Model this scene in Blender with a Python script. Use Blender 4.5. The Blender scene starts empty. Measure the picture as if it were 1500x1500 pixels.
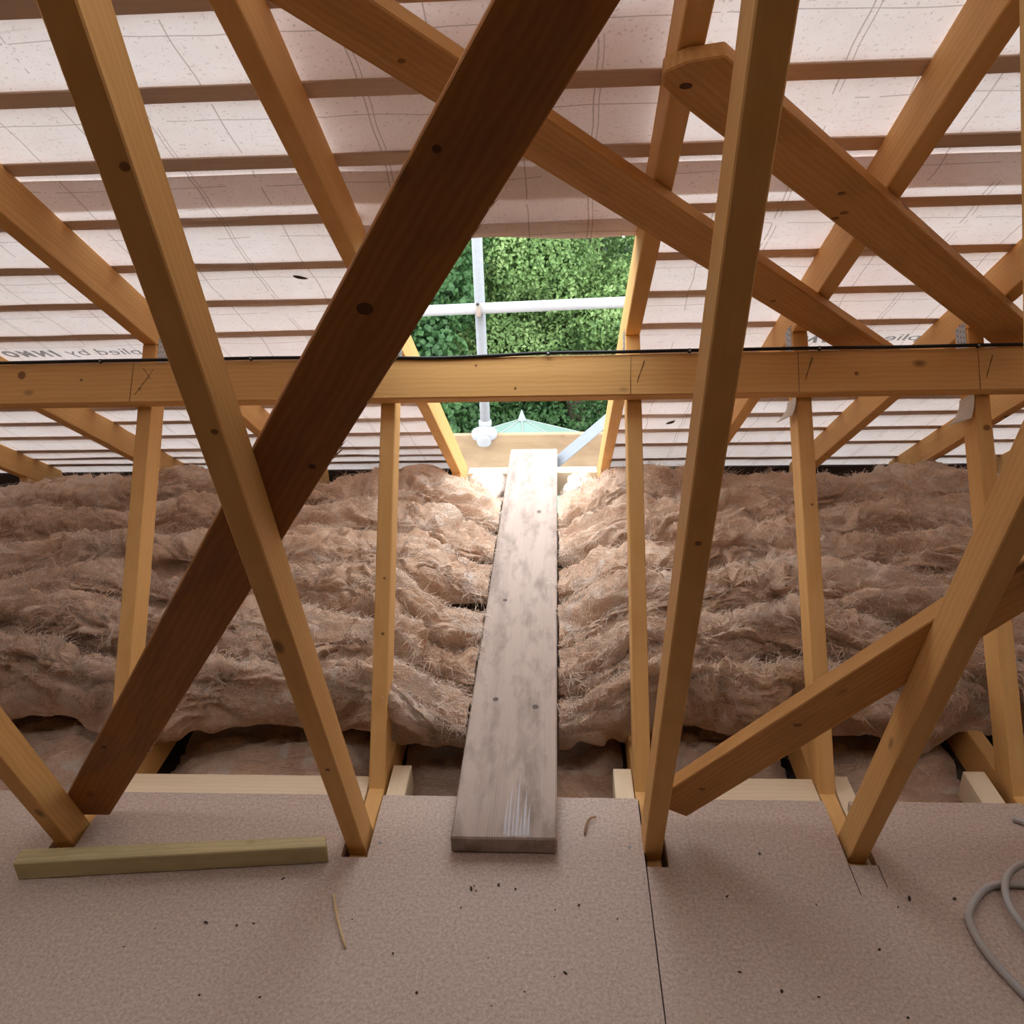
import bpy, bmesh, math, random
import numpy as np
from mathutils import Vector, Matrix
random.seed(7)
SC = bpy.context.scene
COL = SC.collection

# ------------------------------------------------------------------ camera
F_PX, CAM_H = 1218.71, 1.2988
R_ = Vector((0.99748, 0.0497, -0.0293)); F_ = Vector((-0.05772, 0.91415, -0.40121)).normalized()
def _axes():
    pi, ya, ro = math.radians(23.6536), math.radians(3.6127), math.radians(-1.8416)
    f = Vector((-math.sin(ya)*math.cos(pi), math.cos(ya)*math.cos(pi), -math.sin(pi)))
    r = f.cross(Vector((0, 0, 1))).normalized(); u = r.cross(f)
    return (math.cos(ro)*r + math.sin(ro)*u, -math.sin(ro)*r + math.cos(ro)*u, f)
CR, CU, CF = _axes()
cd = bpy.data.cameras.new('camera'); cam = bpy.data.objects.new('camera', cd); COL.objects.link(cam)
cd.sensor_width = 36; cd.sensor_fit = 'HORIZONTAL'; cd.lens = F_PX/1500*36; cd.clip_start = .02; cd.clip_end = 200
cam.matrix_world = Matrix(((CR.x, CU.x, -CF.x, 0), (CR.y, CU.y, -CF.y, 0), (CR.z, CU.z, -CF.z, CAM_H), (0, 0, 0, 1)))
SC.camera = cam
# ------------------------------------------------------------------ sky + exposure
w = bpy.data.worlds.new('overcast_sky'); SC.world = w; w.use_nodes = True
bgn = w.node_tree.nodes['Background']; bgn.inputs[0].default_value = (.90, .95, 1.0, 1); bgn.inputs[1].default_value = 2.85
SC.view_settings.view_transform = 'Standard'; SC.view_settings.look = 'None'
SC.view_settings.gamma = 1; SC.view_settings.use_curve_mapping = False
SC.view_settings.exposure = 0.65

# ------------------------------------------------------------------ measured layout (metres)
T = .036
X2 = -.4198
TX = {1: -1.0353, 2: X2, 3: X2+.6, 4: X2+1.0025, 5: X2+1.4145, 6: X2+1.826, 7: X2+2.238, 8: X2+2.65, 0: -1.640, -1: -2.245, -2: -2.85}
ALPHA = math.radians(35.4148); CA, SA = math.cos(ALPHA), math.sin(ALPHA)
ZS, DR = .9069, .0893              # rafter soffit height at Y=2, rafter depth
YB, K, DL = 1.2568, .3267, .0643   # long web
YS, M, DS = 1.4719, .667, .0663    # short web
YEDGE = 1.411
XL, XR = -3.3, 2.62                # gables
ED = Vector((0, CA, -SA)); EN = Vector((0, SA, CA))       # down-slope, roof normal
def roofp(x, s, off=0): return Vector((x, 2, ZS)) + ED*s + EN*off
LD = Vector((0, -K, 1)).normalized(); LN = Vector((0, 1, K)).normalized()
SD = Vector((0, M, 1)).normalized(); SN = Vector((0, 1, -M)).normalized()
EX = Vector((1, 0, 0))

# ------------------------------------------------------------------ helpers
def tag(o, label=None, cat=None, group=None, kind=None):
    if label: o['label'] = label
    if cat: o['category'] = cat
    if group: o['group'] = group
    if kind: o['kind'] = kind
    return o
def empty(name, loc):
    o = bpy.data.objects.new(name, None); COL.objects.link(o); o.location = loc; o.empty_display_size = .05
    return o
def link(name, me, mat, parent=None, world=Matrix()):
    o = bpy.data.objects.new(name, me); COL.objects.link(o)
    if mat and not me.materials: me.materials.append(mat)
    if parent is not None:
        o.parent = parent
        pw = parent.matrix_basis.copy()
        if parent.parent is not None: pw = parent.parent.matrix_basis @ pw
        o.matrix_basis = pw.inverted() @ world
    else: o.matrix_basis = world
    return o
def frame(o, ex, ey, ez):
    return Matrix(((ex.x, ey.x, ez.x, o.x), (ex.y, ey.y, ez.y, o.y), (ex.z, ey.z, ez.z, o.z), (0, 0, 0, 1)))
def board(name, origin, ex, ey, poly, t0, t1, mat, parent=None, bevel=.0015, ez=None):
    """prism: poly in (ex,ey), thickness from t0 to t1 along ez; grain runs along local x"""
    ex = ex.normalized(); ey = ey.normalized(); ez = ex.cross(ey) if ez is None else ez
    bm = bmesh.new(); n = len(poly)
    a = [bm.verts.new((p[0], p[1], t0)) for p in poly]; b = [bm.verts.new((p[0], p[1], t1)) for p in poly]
    bm.faces.new(a); bm.faces.new(b)
    for i in range(n): bm.faces.new((a[i], a[(i+1) % n], b[(i+1) % n], b[i]))
    bmesh.ops.recalc_face_normals(bm, faces=bm.faces)
    if bevel: bmesh.ops.bevel(bm, geom=list(bm.edges), offset=bevel, segments=1, affect='EDGES', clamp_overlap=True)
    me = bpy.data.meshes.new(name); bm.to_mesh(me); bm.free()
    return link(name, me, mat, parent, frame(origin, ex, ey, ez))
def box(name, a, b, mat, parent=None, bevel=.0015, ex=EX):
    """axis aligned box; grain along ex (X or Y or Z axis)"""
    lo = [min(a[i], b[i]) for i in range(3)]; hi = [max(a[i], b[i]) for i in range(3)]
    ax = max(range(3), key=lambda i: abs(ex[i])); ay = (ax+1) % 3; az = (ax+2) % 3
    U = [Vector((1, 0, 0)), Vector((0, 1, 0)), Vector((0, 0, 1))]
    d = [hi[i]-lo[i] for i in range(3)]
    return board(name, Vector(lo), U[ax], U[ay], [(0, 0), (d[ax], 0), (d[ax], d[ay]), (0, d[ay])], 0, d[az], mat, parent, bevel)
def mesh_np(name, V, Fc, smooth=True):
    me = bpy.data.meshes.new(name); V = np.asarray(V, np.float32); Fc = np.asarray(Fc, np.int32)
    nv, nf, k = len(V), len(Fc), Fc.shape[1]
    me.vertices.add(nv); me.vertices.foreach_set('co', V.ravel())
    me.loops.add(nf*k); me.loops.foreach_set('vertex_index', Fc.ravel())
    me.polygons.add(nf); me.polygons.foreach_set('loop_start', np.arange(0, nf*k, k, dtype=np.int32))
    me.polygons.foreach_set('use_smooth', np.full(nf, smooth))
    me.update(calc_edges=True); me.validate()
    return me
def grid_faces(nu, nv, off=0):
    i = np.arange(nu-1)[:, None]*nv + np.arange(nv-1)[None, :]
    return (np.stack([i, i+nv, i+nv+1, i+1], -1).reshape(-1, 4) + off)
def catmull(pts, n=8):
    P = [Vector(p) for p in pts]; P = [P[0]*2-P[1]] + P + [P[-1]*2-P[-2]]; out = []
    for i in range(1, len(P)-2):
        for j in range(n):
            t = j/n; a, b, c, d = P[i-1:i+3]
            out.append(.5*((2*b)+(c-a)*t+(2*a-5*b+4*c-d)*t*t+(3*b-a-3*c+d)*t**3))
    out.append(P[-2]); return out
def tube(name, pts, r, mat, parent=None, n=10, smooth=8, rz=None):
    """swept tube, closed ends; rz: second radius for a flat cable"""
    Q = catmull(pts, smooth) if smooth else [Vector(p) for p in pts]
    o = Q[0].copy(); V = []; up = Vector((0, 0, 1))
    t0 = (Q[1]-Q[0]).normalized(); a = t0.orthogonal().normalized() if abs(t0.z) > .95 else t0.cross(up).normalized()
    for i, q in enumerate(Q):
        t = (Q[min(i+1, len(Q)-1)]-Q[max(i-1, 0)]).normalized()
        a = (a-t*a.dot(t)).normalized(); b = t.cross(a)
        for k in range(n):
            c, s = math.cos(2*math.pi*k/n), math.sin(2*math.pi*k/n)
            V.append(q-o+a*(r*c)+b*((rz or r)*s))
    bm = bmesh.new(); vs = [bm.verts.new(v) for v in V]
    for i in range(len(Q)-1):
        for k in range(n): bm.faces.new((vs[i*n+k], vs[i*n+(k+1) % n], vs[(i+1)*n+(k+1) % n], vs[(i+1)*n+k]))
    bm.faces.new(vs[:n][::-1]); bm.faces.new(vs[-n:])
    for f in bm.faces: f.smooth = True
    me = bpy.data.meshes.new(name); bm.to_mesh(me); bm.free()
    return link(name, me, mat, parent, Matrix.Translation(o))
def disc(name, c, nrm, r, h, mat, parent=None, n=14, asp=1.0):
    nrm = nrm.normalized(); a = EX - nrm*EX.dot(nrm)
    a = a.normalized() if a.length > .1 else nrm.orthogonal().normalized(); b = nrm.cross(a)
    poly = [(r*asp*math.cos(2*math.pi*i/n), r*math.sin(2*math.pi*i/n)) for i in range(n)]
    return board(name, c, a, b, poly, 0, h, mat, parent, 0)

# ------------------------------------------------------------------ numpy noise
def _hash(ix, iy, iz, seed):
    h = (ix.astype(np.uint32)*np.uint32(374761393) + iy.astype(np.uint32)*np.uint32(668265263) + iz.astype(np.uint32)*np.uint32(2147483647) + np.uint32(seed*974711 & 0xffffffff))
    h = (h ^ (h >> np.uint32(13)))*np.uint32(1274126177); h ^= h >> np.uint32(16)
    return (h & np.uint32(0xffffff)).astype(np.float32)/16777215.
def vn(x, y, seed=0, z=None):
    """value noise in [0,1], 2D (or 3D with z)"""
    x = np.asarray(x, np.float32)+1000; y = np.asarray(y, np.float32)+1000
    ix, iy = np.floor(x).astype(np.int64), np.floor(y).astype(np.int64); fx, fy = x-ix, y-iy
    fx = fx*fx*fx*(fx*(fx*6-15)+10); fy = fy*fy*fy*(fy*(fy*6-15)+10); o = np.zeros_like(ix)
    a = _hash(ix, iy, o, seed); b = _hash(ix+1, iy, o, seed); c = _hash(ix, iy+1, o, seed); d = _hash(ix+1, iy+1, o, seed)
    return (a*(1-fx)+b*fx)*(1-fy)+(c*(1-fx)+d*fx)*fy
def sst(a, b, x):
    t = np.clip((x-a)/(b-a), 0, 1); return t*t*(3-2*t)

# ------------------------------------------------------------------ materials
class NT:
    def __init__(s, name):
        s.m = bpy.data.materials.new(name); s.m.use_nodes = True; s.t = s.m.node_tree
        s.b = s.t.nodes['Principled BSDF']; s.out = s.t.nodes['Material Output']
    def n(s, typ, **kw):
        nd = s.t.nodes.new(typ)
        for k, v in kw.items():
            if k.startswith('i_'):
                key = k[2:]; key = int(key) if key.isdigit() else key
                nd.inputs[key].default_value = v
            else: setattr(nd, k, v)
        return nd
    def l(s, a, b): s.t.links.new(a, b)
    def coord(s, scale=(1, 1, 1), rnd=True):
        tc = s.n('ShaderNodeTexCoord'); mp = s.n('ShaderNodeMapping'); mp.inputs['Scale'].default_value = scale
        if rnd:
            oi = s.n('ShaderNodeObjectInfo'); ml = s.n('ShaderNodeMath', operation='MULTIPLY'); ml.inputs[1].default_value = 37.
            s.l(oi.outputs['Random'], ml.inputs[0]); ad = s.n('ShaderNodeVectorMath', operation='ADD')
            s.l(tc.outputs['Object'], ad.inputs[0]); s.l(ml.outputs[0], ad.inputs[1]); s.l(ad.outputs[0], mp.inputs[0])
        else: s.l(tc.outputs['Object'], mp.inputs[0])
        return mp.outputs[0]
    def noise(s, v, scale, detail=4, rough=.55, dist=0):
        nd = s.n('ShaderNodeTexNoise'); nd.inputs['Scale'].default_value = scale; nd.inputs['Detail'].default_value = detail
        nd.inputs['Roughness'].default_value = rough; nd.inputs['Distortion'].default_value = dist; s.l(v, nd.inputs['Vector'])
        return nd.outputs['Fac']
    def ramp(s, fac, stops):
        r = s.n('ShaderNodeValToRGB'); e = r.color_ramp.elements
        while len(e) < len(stops): e.new(.5)
        for el, (p, c) in zip(e, stops): el.position = p; el.color = (*c, 1) if len(c) == 3 else c
        s.l(fac, r.inputs[0]); return r.outputs[0]
    def mix(s, fac, a, b, mode='MIX'):
        m = s.n('ShaderNodeMix', data_type='RGBA', blend_type=mode)
        for sock, v in ((m.inputs[0], fac), (m.inputs[6], a), (m.inputs[7], b)):
            if hasattr(v, 'links'): s.l(v, sock)
            elif isinstance(v, (int, float)): sock.default_value = v
            else: sock.default_value = (*v, 1)
        return m.outputs[2]
    def math(s, op, a, b=0., clamp=False):
        m = s.n('ShaderNodeMath', operation=op, use_clamp=clamp)
        for sock, v in zip(m.inputs, (a, b)):
            if hasattr(v, 'links'): s.l(v, sock)
            else: sock.default_value = v
        return m.outputs[0]
    def bump(s, h, strength=.3, dist=.002):
        b = s.n('ShaderNodeBump'); b.inputs['Strength'].default_value = strength; b.inputs['Distance'].default_value = dist
        s.l(h, b.inputs['Height']); s.l(b.outputs[0], s.b.inputs['Normal'])
    def fin(s, col, rough=.7, spec=.25):
        if hasattr(col, 'links'): s.l(col, s.b.inputs['Base Color'])
        else: s.b.inputs['Base Color'].default_value = (*col, 1)
        s.b.inputs['Roughness'].default_value = rough; s.b.inputs['Specular IOR Level'].default_value = spec
        return s.m
def wood(name, light, dark, knot=(.16, .07, .03), rough=.62, ring=.7, grain=1.0, dirt=0., wsc=26, wdist=5):
    """sawn softwood, grain along local x"""
    s = NT(name); v = s.coord((1, 1, 1)); vg = s.coord((1.1, 26, 26)); vf = s.coord((4, 190, 190))
    g = s.noise(vg, 1.0, 3, .5, .6); fine = s.noise(vf, 1., 3, .6)
    wv = s.n('ShaderNodeTexWave', wave_type='BANDS', bands_direction='Y'); vw = s.coord((.35, 1, .7))
    s.l(vw, wv.inputs['Vector']); wv.inputs['Scale'].default_value = wsc; wv.inputs['Distortion'].default_value = wdist; wv.inputs['Detail'].default_value = 2
    wv.inputs['Detail Scale'].default_value = 1.2
    f = s.math('ADD', s.math('MULTIPLY', g, .55*grain), s.math('ADD', s.math('MULTIPLY', wv.outputs['Fac'], .22*ring), s.math('MULTIPLY', fine, .25*grain)))
    col = s.ramp(f, [(.22, dark), (.62, light), (.95, tuple(min(1, c*1.12) for c in light))])
    big = s.noise(v, 2.3, 2, .5); col = s.mix(s.math('MULTIPLY', big, .35), col, tuple(a*.55+b*.45 for a, b in zip(dark, light)))
    vo = s.n('ShaderNodeTexVoronoi', feature='F1', distance='EUCLIDEAN'); s.l(s.coord((6, 11, 11)), vo.inputs['Vector']); vo.inputs['Scale'].default_value = 1.
    sp = s.n('ShaderNodeSeparateColor'); s.l(vo.outputs['Color'], sp.inputs[0])
    keep = s.math('LESS_THAN', sp.outputs[0], .30)
    kn = s.math('MULTIPLY', s.ramp(vo.outputs['Distance'], [(.05, (1, 1, 1)), (.13, (.0, .0, .0))]), keep)
    col = s.mix(s.math('MULTIPLY', kn, .75), col, knot)
    if dirt:
        dn = s.noise(s.coord((3, 9, 9)), 1.6, 5, .65); dm = s.ramp(dn, [(.48, (0, 0, 0)), (.72, (1, 1, 1))])
        col = s.mix(s.math('MULTIPLY', dm, dirt), col, (.09, .065, .05))
    s.bump(s.math('ADD', s.math('MULTIPLY', fine, .6), g), .35, .0012)
    return s.fin(col, rough, .2)
M_TIMBER = wood('planed_yellow_pine', (.80, .475, .185), (.66, .345, .105))
M_BRACE = wood('sawn_brace_pine', (.70, .375, .14), (.54, .26, .075), dirt=.2)
M_BRACE_D = wood('shaded_brace_pine', (.40, .17, .055), (.27, .105, .03), dirt=.45)  # darker copy of the brace pine, backlit shade put into its colour
M_PALE = wood('new_white_pine', (.90, .76, .56), (.80, .63, .42), grain=.7)
M_TREATED = wood('green_treated_pine', (.66, .55, .30), (.48, .38, .19), dirt=.25)
M_PLANK = wood('weathered_scaffold_plank', (.47, .375, .325), (.25, .185, .15), rough=.8, ring=1.3, grain=1.5, dirt=.6, knot=(.07, .05, .045), wsc=62, wdist=1.8)
M_TOE = wood('toe_board_pine', (.46, .33, .205), (.36, .245, .14), dirt=.35)
M_BATTEN = wood('felt_toned_batten', (.80, .64, .55), (.68, .53, .44), ring=.5, grain=.6)  # pinkish batten tone, kept close to the felt
def felt_mat():
    s = NT('woven_roofing_felt'); v = s.coord((1, 1, 1), False)
    sep = s.n('ShaderNodeSeparateXYZ'); s.l(v, sep.inputs[0])
    wob = s.math('MULTIPLY', s.math('SUBTRACT', s.noise(v, 3.5, 2), .5), .035)
    def lines(c, period, half, ph=0.):
        p = s.math('ADD', s.math('DIVIDE', s.math('ADD', c, wob), period), 100.+ph)
        fr = s.math('ABSOLUTE', s.math('SUBTRACT', s.math('FRACT', p), .5))
        return s.math('LESS_THAN', fr, half/period)
    l1 = lines(sep.outputs[0], .1265, .0012); l2 = lines(sep.outputs[1], .1835, .0011, .02)
    l3 = lines(sep.outputs[0], .38, .0009, .31)
    brk = s.math('GREATER_THAN', s.noise(v, 9, 3), .42)
    ln = s.math('MULTIPLY', s.math('MAXIMUM', s.math('MAXIMUM', l1, l2), l3), brk)
    blot = s.noise(v, 6, 5, .6); speck = s.ramp(s.noise(v, 160, 3, .6), [(.60, (0, 0, 0)), (.70, (1, 1, 1))])
    streak = s.ramp(s.noise(s.coord((9, 45, 1), False), 1., 5, .7, .6), [(.60, (0, 0, 0)), (.76, (1, 1, 1))])
    ck = s.n('ShaderNodeTexChecker'); ck.inputs['Scale'].default_value = 420; s.l(v, ck.inputs['Vector'])
    col = s.ramp(blot, [(.3, (.86, .75, .70)), (.7, (.95, .87, .84))])
    col = s.mix(s.math('MULTIPLY', ck.outputs['Fac'], .10), col, (.6, .5, .45))
    col = s.mix(s.math('MULTIPLY', speck, .45), col, (.32, .24, .19))
    col = s.mix(s.math('MULTIPLY', streak, .38), col, (.40, .31, .26))
    pk = s.ramp(s.noise(v, 2.2, 4, .6), [(.58, (0, 0, 0)), (.75, (1, 1, 1))]); col = s.mix(s.math('MULTIPLY', pk, .30), col, (.85, .55, .48))
    col = s.mix(s.math('MULTIPLY', ln, .62), col, (.36, .28, .24))
    df = s.n('ShaderNodeBsdfDiffuse'); tr = s.n('ShaderNodeBsdfTranslucent'); mx = s.n('ShaderNodeMixShader'); mx.inputs[0].default_value = .19
    s.l(col, df.inputs[0]); s.l(col, tr.inputs[0]); s.l(df.outputs[0], mx.inputs[1]); s.l(tr.outputs[0], mx.inputs[2]); s.l(mx.outputs[0], s.out.inputs[0])
    return s.m
M_FELT = felt_mat()
def chip_mat():
    s = NT('flooring_chipboard'); v = s.coord((1, 1, 1), False)
    a = s.noise(v, 150, 4, .75, .0); b = s.noise(s.coord((1, 1, 1), False), 260, 3, .7); c = s.noise(v, 3, 3)
    col = s.ramp(a, [(.34, (.43, .31, .245)), (.5, (.57, .44, .365)), (.68, (.71, .59, .51))])
    flk = s.ramp(b, [(.62, (0, 0, 0)), (.72, (1, 1, 1))]); col = s.mix(s.math('MULTIPLY', flk, .5), col, (.66, .55, .46))
    drk = s.ramp(s.noise(v, 210, 2, .5, .5), [(.67, (0, 0, 0)), (.75, (1, 1, 1))]); col = s.mix(s.math('MULTIPLY', drk, .55), col, (.17, .10, .07))
    col = s.mix(s.math('MULTIPLY', c, .25), col, (.36, .28, .24))
    s.bump(s.math('ADD', a, b), .25, .001)
    return s.fin(col, .55, .3)
M_CHIP = chip_mat()
def wool_mat(name, lo, mid, hi, white=.5):
    s = NT(name); v = s.coord((1, 1, 1))
    big = s.noise(v, 5.5, 5, .6, .8); fib = s.noise(s.coord((26, 120, 120)), 1., 4, .65, 2.2); sw = s.noise(v, 38, 5, .65, 1.6)
    f = s.math('ADD', s.math('MULTIPLY', big, .5), s.math('ADD', s.math('MULTIPLY', fib, .28), s.math('MULTIPLY', sw, .28)))
    swl = s.noise(s.coord((16, 70, 70)), 1., 4, .6, 4.5)
    f = s.math('ADD', s.math('MULTIPLY', f, .78), s.math('MULTIPLY', swl, .22))
    col = s.ramp(f, [(.36, lo), (.53, mid), (.68, hi)])
    wp = s.ramp(s.noise(v, 7.5, 4, .6, 1.), [(.57, (0, 0, 0)), (.70, (1, 1, 1))]); col = s.mix(s.math('MULTIPLY', wp, white), col, (.88, .80, .74))
    s.bump(s.math('ADD', s.math('MULTIPLY', fib, .8), s.math('ADD', s.math('MULTIPLY', sw, .8), s.math('MULTIPLY', swl, 1.2))), .75, .007)
    return s.fin(col, .95, .05)
M_WOOL = wool_mat('brown_glass_wool', (.50, .27, .155), (.84, .585, .42), (.97, .87, .77), .8)
M_FIBRE = wool_mat('loose_wool_fibre', (.72, .51, .37), (.86, .69, .56), (.94, .84, .75), .4)
M_WOOLW = wool_mat('pale_glass_wool', (.66, .50, .41), (.80, .68, .59), (.90, .83, .77), .6)
def plain(name, col, rough=.6, metal=0., spec=.3, var=.15, scale=30):
    s = NT(name); n = s.noise(s.coord(), scale, 4); c = s.mix(s.math('MULTIPLY', n, var*2), col, tuple(x*.55 for x in col))
    s.fin(c, rough, spec); s.b.inputs['Metallic'].default_value = metal; return s.m
M_GALV = plain('galvanised_steel', (.30, .315, .33), .5, .3, .4, .3, 60)
M_GALVW = plain('bright_galvanised_tube', (.46, .48, .51), .45, .15, .4, .15, 60)
M_LEAD = plain('grey_lead_sheet', (.30, .325, .37), .5, .2, .4, .25, 25)
M_BLACK = plain('black_cable_sheath', (.015, .014, .014), .45)
M_GREYC = plain('grey_cable_sheath', (.50, .475, .455), .45, 0, .4, .1)
M_SLOT = plain('raw_slot_edge', (.05, .03, .02), .9)
M_WHITE = plain('white_paper_tape', (.80, .76, .70), .8)
M_PENCIL = plain('pencil_line', (.10, .05, .025), .8)
M_KNOT = plain('dark_knot', (.34, .165, .06), .6, 0, .2, .4, 200)
M_KNOTD = plain('blackened_knot', (.12, .05, .02), .6, 0, .2, .4, 200)
M_PAINT = plain('white_paint_smear', (.62, .60, .63), .7, 0, .2, .35, 60)
def ink_mat():
    s = NT('grey_print_ink'); n = s.noise(s.coord(), 60, 3); tp = s.n('ShaderNodeBsdfTransparent'); df = s.n('ShaderNodeBsdfDiffuse'); mx = s.n('ShaderNodeMixShader')
    s.l(s.ramp(n, [(.3, (.05, .05, .05)), (.7, (.12, .11, .10))]), df.inputs[0]); tp.inputs[0].default_value = (.9, .9, .9, 1); mx.inputs[0].default_value = .36
    s.l(tp.outputs[0], mx.inputs[1]); s.l(df.outputs[0], mx.inputs[2]); s.l(mx.outputs[0], s.out.inputs[0]); return s.m
M_INK = ink_mat()
M_PLATEINK = plain('plate_teeth', (.20, .19, .18), .6)
M_TILE = plain('red_clay_tile', (.28, .10, .06), .8)
M_PLASTER = plain('plasterboard_back', (.22, .18, .15), .9)
M_BLOCK = plain('grey_blockwork', (.12, .11, .10), .9)
M_ROOFB = plain('dark_tiled_slope', (.05, .035, .03), .9)
M_GRASS = plain('lawn', (.07, .12, .03), .95, 0, .1, .5, 8)
M_BARK = plain('bark', (.12, .09, .06), .9)
M_GAZ = plain('pale_green_canvas', (.19, .29, .24), .6, 0, .2, .06, 6)
M_GAZRIB = plain('white_roof_rib', (.30, .35, .32), .6)
M_LEAFD = plain('dead_leaf', (.10, .06, .04), .8)
M_STRAW = plain('straw_splinter', (.72, .52, .28), .7)
M_CRUMB = plain('dark_crumb', (.06, .035, .025), .9)
def leaf_mat(name, a, b, c):
    s = NT(name); v = s.coord((1, 1, 1), False); n = s.noise(v, 2.6, 4, .6); n2 = s.noise(v, 30, 3, .6)
    f = s.math('ADD', s.math('MULTIPLY', n, .55), s.math('MULTIPLY', n2, .45)); col = s.ramp(f, [(.33, a), (.52, b), (.68, c)])
    df = s.n('ShaderNodeBsdfPrincipled'); df.inputs['Roughness'].default_value = .5; df.inputs['Specular IOR Level'].default_value = .35
    tr = s.n('ShaderNodeBsdfTranslucent'); mx = s.n('ShaderNodeMixShader'); mx.inputs[0].default_value = .25
    s.l(col, df.inputs['Base Color']); s.l(col, tr.inputs[0]); s.l(df.outputs[0], mx.inputs[1]); s.l(tr.outputs[0], mx.inputs[2]); s.l(mx.outputs[0], s.out.inputs[0])
    return s.m
M_LEAF_IVY = leaf_mat('ivy_leaves', (.02, .055, .02), (.06, .145, .045), (.15, .27, .10))
M_LEAF_FINE = leaf_mat('fine_light_leaves', (.045, .10, .025), (.20, .32, .10), (.48, .60, .26))
M_LEAF_DARK = leaf_mat('dark_hedge_leaves', (.02, .055, .015), (.045, .11, .03), (.09, .18, .05))

# ================================================================== THE SETTING
fl = box('floor', (XL, -2.0, -.235), (XR, 3.45, -.222), M_PLASTER, None, 0); tag(fl, kind='structure')
def chip_panel(x0, x1, notches, lab):
    y0 = .28; pts = [(x0, y0), (x1, y0), (x1, YEDGE)]
    for a, b, yn in sorted(notches, reverse=True):
        pts += [(b, YEDGE), (b, yn), (a, yn), (a, YEDGE)]
    pts += [(x0, YEDGE)]
    cl = [pts[0]]
    for p in pts[1:]:
        if (Vector(p)-Vector(cl[-1])).length > 1e-4: cl.append(p)
    o = board('chipboard_panel', Vector((0, 0, 0)), EX, Vector((0, 1, 0)), cl, -.022, 0, M_CHIP, fl, 0)
    o['label'] = lab
SEAM = .1643
chip_panel(XL+.02, SEAM-.0012, [(TX[i]-.026, TX[i]+.027, 1.236) for i in (-2, -1, 0, 1, 2)], 'wide chipboard panel left of the seam')
chip_panel(SEAM+.0012, XR-.02, [(SEAM+.0012, TX[3]+.028, 1.224)] + [(TX[i]-.026, TX[i]+.028, 1.238) for i in (4, 5, 6, 7, 8)], 'chipboard panel right of the seam')
# saw over-cuts beside the fourth web
for x, y0, y1 in ((TX[4]-.026, 1.165, 1.238), (TX[4]+.029, 1.185, 1.238)):
    board('saw_cut', Vector((x, 0, 0)), Vector((0, 1, 0)), EX, [(y0, -.0006), (y1, -.0009), (y1, .0009), (y0, .0006)], -.0002, .0004, M_SLOT, fl, 0, ez=Vector((0, 0, 1)))
for x in (-.373, .135, .391):
    y = 1.274 if x < .3 else 1.261
    disc('screw_head', Vector((x, y, 0)), Vector((0, 0, 1)), .0035, .0008, M_GALV, fl, 10)
# noggins and stub joists that show past the chipboard edge
def pale(name, a, b, lab, ex):
    o = box(name, a, b, M_PALE, None, .002, ex); tag(o, lab, 'timber'); return o
EYv = Vector((0, 1, 0))
pale('noggin', (TX[1]+T/2+.003, 1.37, -.075), (TX[2]-T/2-.003, 1.498, -.0225), 'pale noggin past the chipboard edge, left of the plank', EX)
pale('noggin', (.205, 1.37, -.075), (TX[4]-T/2-.002, 1.505, -.0225), 'pale noggin past the chipboard edge, behind the low diagonal brace', EX)
pale('joist_stub', (-.395, .9, -.09), (-.352, 1.536, -.0225), 'short pale joist end left of the plank', EYv)
pale('joist_stub', (.118, .9, -.09), (.160, 1.532, -.0225), 'short pale joist end right of the plank', EYv)
pale('joist_stub', (TX[4]+T/2+.003, .9, -.09), (TX[4]+T/2+.042, 1.515, -.0225), 'pale joist end against the post that the low brace crosses', EYv)
pale('joist_stub', (.905, .9, -.09), (.953, 1.536, -.0225), 'pale joist end by the rightmost post', EYv)

gl = board('wall_left', Vector((XL, 0, 0)), EYv, Vector((0, 0, 1)), [(-2.1, -.25), (3.5, -.25), (3.5, -.09), (.62, 1.96), (-2.1, .02)], -.1, 0, M_BLOCK, None, 0); tag(gl, kind='structure')
gr = board('wall_right', Vector((XR, 0, 0)), EYv, Vector((0, 0, 1)), [(-2.1, -.25), (3.5, -.25), (3.5, -.09), (.62, 1.96), (-2.1, .02)], 0, .1, M_BLOCK, None, 0); tag(gr, kind='structure')
RIDGE_Y = .62; RIDGE_Z = ZS-(RIDGE_Y-2)*SA/CA
rb = board('roof_back', Vector((XL, RIDGE_Y, RIDGE_Z+.112)), Vector((0, -CA, -SA)), EX, [(0, 0), (3.35, 0), (3.35, XR-XL), (0, XR-XL)], .0, .05, M_ROOFB, None, 0, ez=Vector((0, -SA, CA))); tag(rb, kind='structure')
wb = box('wall_back', (XL, -2.2, -.25), (XR, -2.1, .15), M_BLOCK, None, 0); tag(wb, kind='structure')
for n_, xa_, xb_ in ((1, XL, TX[2]), (2, TX[3], XR)):
    tr_ = box('trim_%d' % n_, (xa_, 3.40, -.24), (xb_, 3.415, .012), M_ROOFB, None, 0); tag(tr_, kind='structure')
gd = box('ground', (-25, 3.2, -2.75), (25, 40, -2.6), M_GRASS, None, 0); tag(gd, kind='structure')

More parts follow.
